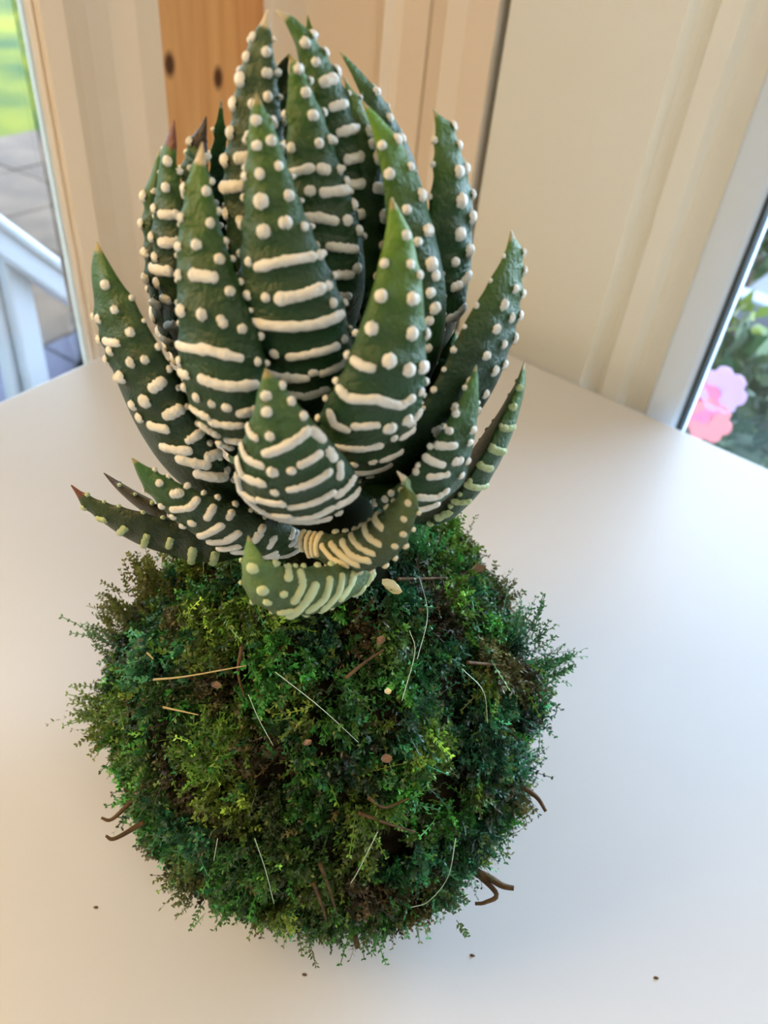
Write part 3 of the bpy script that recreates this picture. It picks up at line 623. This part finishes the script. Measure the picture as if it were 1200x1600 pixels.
Leaf(-150, [(380, 420, -.8, 14), (352, 340, -.5, 18), (342, 270, -.5, 14), (343, 210, -.5, 8), (346, 155, -.5, 1)], k=.5, tip='pale').build().teeth(.2, .9).done()
Leaf(170, [(500, 200, -.9, 12), (490, 120, -.6, 14), (485, 70, -.6, 8), (481, 24, -.6, 1)], k=.5).build().teeth(.2, .9).done()
Leaf(-170, [(450, 330, -.6, 26), (440, 230, -.1, 25), (433, 165, -.1, 18), (437, 118, -.1, 11), (452, 84, -.15, 1)], k=.5, base=(.018, .060, .018), tipc=(.02, .03, .012)).build().rows(.3, .9, .005, .0008).teeth(.3, .9).done()
# --- low leaves on the left
Leaf(-70, [(400, 850, .9, 16), (330, 856, 1.2, 23), (262, 842, 1.3, 25), (210, 825, 1.35, 22), (168, 805, 1.3, 15), (135, 783, 1.25, 8), (111, 758, 1.2, 1)], W=(.25, -.25, .85), k=.45, tip='brown', base=(.020, .042, .012), tipc=(.05, .09, .02)).build().px([
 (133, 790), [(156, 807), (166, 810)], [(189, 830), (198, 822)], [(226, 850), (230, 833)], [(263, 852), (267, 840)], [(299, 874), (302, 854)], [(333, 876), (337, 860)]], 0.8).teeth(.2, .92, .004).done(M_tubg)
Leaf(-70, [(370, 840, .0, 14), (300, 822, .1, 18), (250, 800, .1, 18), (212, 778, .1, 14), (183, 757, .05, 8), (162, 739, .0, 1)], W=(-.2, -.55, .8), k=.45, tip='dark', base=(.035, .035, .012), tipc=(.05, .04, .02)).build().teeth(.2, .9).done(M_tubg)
Leaf(-50, [(455, 850, 1.2, 20), (400, 842, 2.0, 30), (345, 822, 2.3, 33), (298, 798, 2.4, 29), (262, 773, 2.4, 22), (232, 747, 2.35, 14), (206, 716, 2.3, 1)], W=(.62, -.12, .78), k=.5, base=(.025, .060, .022), tipc=(.05, .17, .03)).build().px([
 (250, 753), [(272, 770), (282, 768)], [(271, 793), (299, 790), (307, 779)], (255, 788), (272, 803), (302, 813), (287, 818), [(323, 807), (333, 791)], [(314, 832), (346, 818)], [(329, 842), (353, 842), (372, 829)], [(344, 852), (372, 850)], [(396, 841), (407, 822)], [(357, 808), (360, 799)], [(364, 858), (386, 858)], [(420, 850), (426, 836)]], 0.92).rows(.02, .2, .0036, .0007).teeth(.3, .92, .003).done()
# --- curled pale leaf, lowest
Leaf(0, [(575, 885, 2.2, 16), (540, 912, 3.0, 26), (500, 926, 3.5, 33), (455, 928, 3.8, 37), (420, 915, 3.9, 36), (402, 890, 3.9, 24), (393, 864, 3.85, 12), (388, 837, 3.8, 1)], W=(0, .08, .95), k=.6, base=(.09, .16, .065), tipc=(.20, .36, .09)).build().px([
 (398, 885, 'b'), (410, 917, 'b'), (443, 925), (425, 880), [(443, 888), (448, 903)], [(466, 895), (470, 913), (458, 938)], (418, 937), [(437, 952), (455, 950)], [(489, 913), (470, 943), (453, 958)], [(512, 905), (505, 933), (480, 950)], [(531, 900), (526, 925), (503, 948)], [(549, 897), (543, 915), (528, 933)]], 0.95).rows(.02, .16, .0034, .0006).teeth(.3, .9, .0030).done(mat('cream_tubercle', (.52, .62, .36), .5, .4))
# --- curled leaf, low right
Leaf(0, [(480, 850, 1.9, 18), (520, 862, 2.6, 24), (560, 862, 3.0, 30), (595, 843, 3.2, 31), (622, 812, 3.3, 24), (638, 780, 3.3, 14), (636, 757, 3.25, 7), (620, 736, 3.2, 1)], W=(.35, -.5, -.8), k=.6, tip='pale', base=(.06, .10, .045), tipc=(.14, .21, .04)).build().px([
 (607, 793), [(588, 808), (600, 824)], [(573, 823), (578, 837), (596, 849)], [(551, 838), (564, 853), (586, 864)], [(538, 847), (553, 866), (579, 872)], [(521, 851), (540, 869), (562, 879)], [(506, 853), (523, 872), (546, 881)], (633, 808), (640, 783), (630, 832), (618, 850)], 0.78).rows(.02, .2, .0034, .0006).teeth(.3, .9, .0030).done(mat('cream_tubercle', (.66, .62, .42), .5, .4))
# --- leaves of the far side and the dark heart, seen only through gaps
AXX = 475
for az, lean, top, d in ((150, 60, 150, -1.6), (180, 0, 110, -1.8), (205, -45, 190, -1.6), (125, 95, 230, -1.1), (235, -85, 260, -1.2), (100, 40, 380, -.4), (-100, -50, 400, -.3), (165, 25, 330, -.9)):
    Leaf(az, [(AXX + lean * .5, 720, d * .3, 35), (AXX + lean * .9, 600, d * .9, 45), (AXX + lean, 480, d, 44), (AXX + lean * .9, 360 if top < 300 else 460, d, 32), (AXX + lean * .6, top + 60, d * .9, 14), (AXX + lean * .5, top, d * .8, 1)], base=(.014, .05, .016)).build().rows(.1, .85).teeth(.2, .9, .005).done()
for az, dx in ((105, 75), (140, 60), (170, 25), (200, -20), (232, -60), (262, -85)):     # short low leaves round the far side
    Leaf(az, [(480 + dx * .3, 835, -.2, 22), (480 + dx * .8, 800, -1.6, 34), (480 + dx * 1.05, 745, -2.5, 32), (480 + dx * 1.15, 690, -2.8, 20), (480 + dx * 1.15, 650, -2.8, 1)]).build().rows(.1, .85).teeth(.2, .9, .005).done()
P = catmull(np.array([BC + Vector((0, 0, .03)), BC + Vector((0, -.002, .055)), BC + Vector((0, -.002, .072))]), 12)
V, Fc = tubeVF(P, np.interp(np.linspace(0, 1, 12), [0, .4, 1], [.015, .014, .006]), 20); mesh('stem', V, Fc, mat('stem_base', (.008, .010, .004), .95, .05), plant, smooth=True)

def out_l(px, py, dist):     # a point seen through the left window, dist metres beyond it
    return at_plane(px, py, WC - nl * dist, nl)
def out_r(px, py, dist): return at_plane(px, py, WC - nr * dist, nr)
# ------------------------------------------------------------------ the garden outside the windows
M_lawn = mat('lawn', (.025, .050, .012), .9, .1, 1.4, (.13, .125, .008), .6, 60)
M_pave = mat('patio_stone', (.085, .06, .042), .8, .1, 7, (.13, .09, .06), .3, 60)
M_pave_shade = mat('patio_stone_shade', (.05, .046, .07), .7, .2, 5, (.08, .075, .11))  # purple grey shade by the house, put into the slab colour
M_fol = mat('leaf_green', (.10, .24, .08), .5, .3, attr='col', trans=.3)
M_white = mat('white_rail', (.36, .38, .42), .35)
far = WC + er * 1.2 + el * 1.2
def plane(name, p, ex, ey, x0, x1, y0, y1, z, m, kind='structure', th_=.04):
    V, Fc = boxVF(Vector((p.x, p.y, z)), ex, ey, up3, x0, x1, y0, y1, -th_, 0); return mesh(name, V, Fc, m, None, kind)
plane('lawn', WC, el, -nl, -6, 14, .10, 26, -.08, M_lawn)
plane('ground', WC, er, -nr, -1.6, 14, .10, 9, -.12, mat('soil_bed', (.07, .06, .045), .9, .1, 4, (.12, .10, .07)))
# patio of separate slabs along the left window
pt = empty('patio', WC + el * 1 - nl * 1.2 + up3 * -.05, 'pale stone patio of square slabs outside the left window', 'patio')
i = 0; base_me = None
V, Fc = boxVF(Vector((0, 0, 0)), el, -nl, up3, -.195, .195, -.195, .195, -.03, 0)
slab_me = bpy.data.meshes.new('slab'); slab_me.from_pydata([tuple(v) for v in V], [], Fc); slab_me.materials.append(M_pave)
slab_shade = slab_me.copy(); slab_shade.materials.clear(); slab_shade.materials.append(M_pave_shade)  # same slab with the shade coloured in, for the rows nearest the wall
for a in range(17):
    for b_ in range(7):
        s = .1 + .4 * b_
        if (WC + el * (-4.0 + .4 * a) - nl * (s + .22) - out_r(1230, 290, 3.0)).xy.length < 1.35: continue
        o = bpy.data.objects.new('paving_slab', slab_shade if b_ < 3 else slab_me); COL.objects.link(o)
        o.parent = pt; p = WC + el * (-4.0 + .4 * a) - nl * (s + .22); o.location = (p.x - pt.location.x, p.y - pt.location.y, random.uniform(0, .004) - 0.0)
def foliage(name, c, r, n, cols, lsz, label, cat, group=None, seed=1, stems=True):
    rg = np.random.default_rng(seed); root_ = empty(name, Vector((c[0], c[1], c[2] - r[2])), label, cat, group)
    d = rg.normal(size=(n, 3)); d /= np.linalg.norm(d, axis=1)[:, None]; P = np.array(c) + d * np.array(r) * (rg.uniform(.35, 1, (n, 1)) ** .5)
    A = rg.normal(size=(n, 3)) * .6 + d; A /= np.linalg.norm(A, axis=1)[:, None]; B = np.cross(A, rg.normal(size=(n, 3))); B /= np.linalg.norm(B, axis=1)[:, None]; N = np.cross(A, B)
    l = lsz * rg.uniform(.6, 1.3, (n, 1))
    Q = np.stack([P, P + A * l * .5 + B * l * .28, P + A * l + N * l * .1, P + A * l * .5 - B * l * .28], 1).reshape(-1, 3)
    C_ = np.array(cols)[rg.integers(0, len(cols), n)] * .3 * rg.uniform(.6, 1.3, (n, 1))
    quads_object('foliage', Q, np.arange(4 * n).reshape(n, 4), np.repeat(C_, 4, 0), M_fol, root_, 'stuff')
    if stems:
        P0 = Vector((c[0], c[1], c[2] - r[2])); V, Fc = tubeVF([P0, Vector(c)], [lsz * .2, lsz * .12]); mesh('stem', V, Fc, M_twig2, root_)
    return root_
M_twig2 = mat('shrub_stem', (.12, .08, .05), .8)
# hedge and trees beyond the lawn
for i, (s, dd, rz, rw, col) in enumerate(((-2.2, 8.5, 1.9, 1.25, 0), (1.2, 9.4, 2.2, 1.25, 1), (4.6, 8.6, 1.9, 1.25, 0), (8.0, 9.4, 2.3, 1.25, 1), (11.4, 8.8, 2.1, 1.25, 0))):
    c = WC + el * s - nl * dd; foliage('garden_tree', (c.x, c.y, rz * 1.5 - .1), (rw * 1.02, rw * 1.02, rz * 1.5), 3400, [[(.22, .36, .20), (.30, .42, .26)], [(.18, .33, .18), (.26, .40, .22)]][col], .30,
        ('low dark green tree beyond the lawn, behind the pine board corner', 'tall pale green tree beyond the lawn, just past the room corner', 'hazy green tree straight beyond the lawn in the left window', 'tallest pale green tree beyond the lawn, toward the left', 'dark green tree at the far left end of the lawn')[i], 'tree', 'trees beyond the lawn', 20 + i)
# added unseen roof keeping sky light off the left window, with its posts
V, Fc = boxVF(Vector((WC.x, WC.y, 0)), el, -nl, up3, -2.2, LEN + 1, .062, 2.4, 2.05, 2.12); mesh('sky_block_roof', V, Fc, M_wall, None, 'structure')
for s in (-2.1, LEN + .9):
    V, Fc = boxVF(Vector((WC.x, WC.y, 0)), el, -nl, up3, s, s + .09, 2.28, 2.37, -.05, 2.05); mesh('sky_block_post', V, Fc, M_white, None, 'structure')
# white rail and post just outside the left window
rl = empty('garden_railing', out_l(60, 620, .35), 'white sloping garden handrail on a post outside the left window', 'railing')
def bar(name, a, b_, ra, parent, m, seg=12):
    V, Fc = tubeVF([a, a.lerp(b_, .5), b_], [ra] * 3, seg); return mesh(name, V, Fc, m, parent, smooth=True)
p1, p2 = out_l(-60, 335, .35), out_l(175, 500, .35); hv = (p2 - p1).normalized(); hn = nl
def flatbar(name, a, b_, hw, hd, parent, m):
    d = (b_ - a).normalized(); y = hn.cross(d).normalized(); V, Fc = boxVF(a, d, y, hn, 0, (b_ - a).length, -hw, hw, -hd, hd); o = mesh(name, V, Fc, m, parent); return bevel(o, .004)
flatbar('handrail', p1, p2, .014, .02, rl, M_white); flatbar('handrail_lip', p1 + up3 * .018 + hn * .012, p2 + up3 * .018 + hn * .012, .005, .014, rl, M_white)
q1, q2 = out_l(12, 395, .36), out_l(62, 640, .36); flatbar('post', q1, q2, .013, .012, rl, M_white)
q1, q2 = out_l(-20, 395, .37), out_l(25, 640, .37); flatbar('post', q1, q2, .006, .008, rl, M_white)
# right window: shrubs, flowers, planter with a grey rim, brick red trough
fr_ = [(.07, .22, .06), (.14, .32, .08), (.28, .42, .18), (.05, .15, .07), (.35, .50, .32)]
for i, (px, py, dist, r, n, l, lab) in enumerate(((1135, 680, .26, .08, 800, .03, 'leafy green shrub below the pink flowers outside the right window'),
        (1222, 668, .62, .085, 700, .04, 'pale green shrub outside the right window, right of the pink flowers'), (1185, 395, 1.62, .22, 900, .07, 'dark green bush behind the grey planter outside the right window'), (1126, 520, .40, .035, 160, .018, 'small yellow green shrub against the right window frame'),
        (1230, 290, 3.0, .75, 1600, .11, 'tall bush farthest away outside the right window'))):
    c = out_r(px, py, dist); foliage('garden_shrub', tuple(c), (r, r, r), n, fr_ if i != 3 else [(.35, .5, .08), (.45, .55, .12)], l, lab, 'shrub', None, 40 + i)
M_pink = mat('pink_petal', (.55, .10, .18), .5)
petm = [M_pink, mat('coral_petal', (.60, .14, .14), .5), mat('lilac_petal', (.40, .22, .36), .5)]
for i, (px, py, lab) in enumerate(((1094, 622, 'pink garden flower nearest the right window frame'), (1110, 652, 'coral pink flower just below the nearest pink flower'), (1132, 606, 'pale lilac pink flower right of the other two'))):
    c = out_r(px, py, .14); fl = empty('garden_flower', c - up3 * .02, lab, 'flower')
    for k in range(7):
        a = 2 * PI * k / 7; d = nr * math.cos(a) * .0 + er * math.cos(a) + up3 * math.sin(a); q = nr.cross(d)
        ou = [(0, 0), (.006, -.006), (.012, -.0075), (.017, -.004), (.018, 0), (.017, .004), (.012, .0075), (.006, .006)]
        ob = mesh('petal', [c + d * x_ + q * y_ + nr * (.004 + .35 * x_ - 14 * x_ * x_) for x_, y_ in ou], [tuple(range(8))], petm[i], fl); ob.modifiers.new('s', 'SOLIDIFY').thickness = .0008
    bar('flower_stem', c, c - up3 * .05, .0012, fl, M_twig2, 6)
def trough(name, pxy, dist, wdt, hgt, dep, m, mrim, label, cat):
    c = out_r(*pxy, dist); t_ = empty(name, c - up3 * hgt, label, cat)
    V, Fc = boxVF(c, er, -nr, up3, 0, wdt, 0, dep, -hgt, 0); bevel(mesh('box', V, Fc, m, t_), .01)
    V, Fc = boxVF(c, er, -nr, up3, -.02, wdt + .02, -.02, .03, -.045, .01); bevel(mesh('rim', V, Fc, mrim, t_), .006)
    for k in range(4):
        V, Fc = boxVF(c, er, -nr, up3, .01 + k * wdt / 4, (k + 1) * wdt / 4 - .01, -.012, 0, -hgt + .02, -.06); bevel(mesh('side_panel', V, Fc, m, t_), .004)
trough('planter', (1148, 462), 1.0, .9, .22, .25, mat('charcoal_planter', (.035, .035, .05), .5), mat('planter_rim', (.14, .16, .20), .4), 'charcoal planter box with a pale rim outside the right window', 'planter')
trough('brick_trough', (1120, 540), .85, .9, .16, .12, mat('brick_red', (.09, .022, .022), .7), mat('brick_red_rim', (.11, .03, .028), .6), 'low brick red trough in front of the charcoal planter', 'planter')
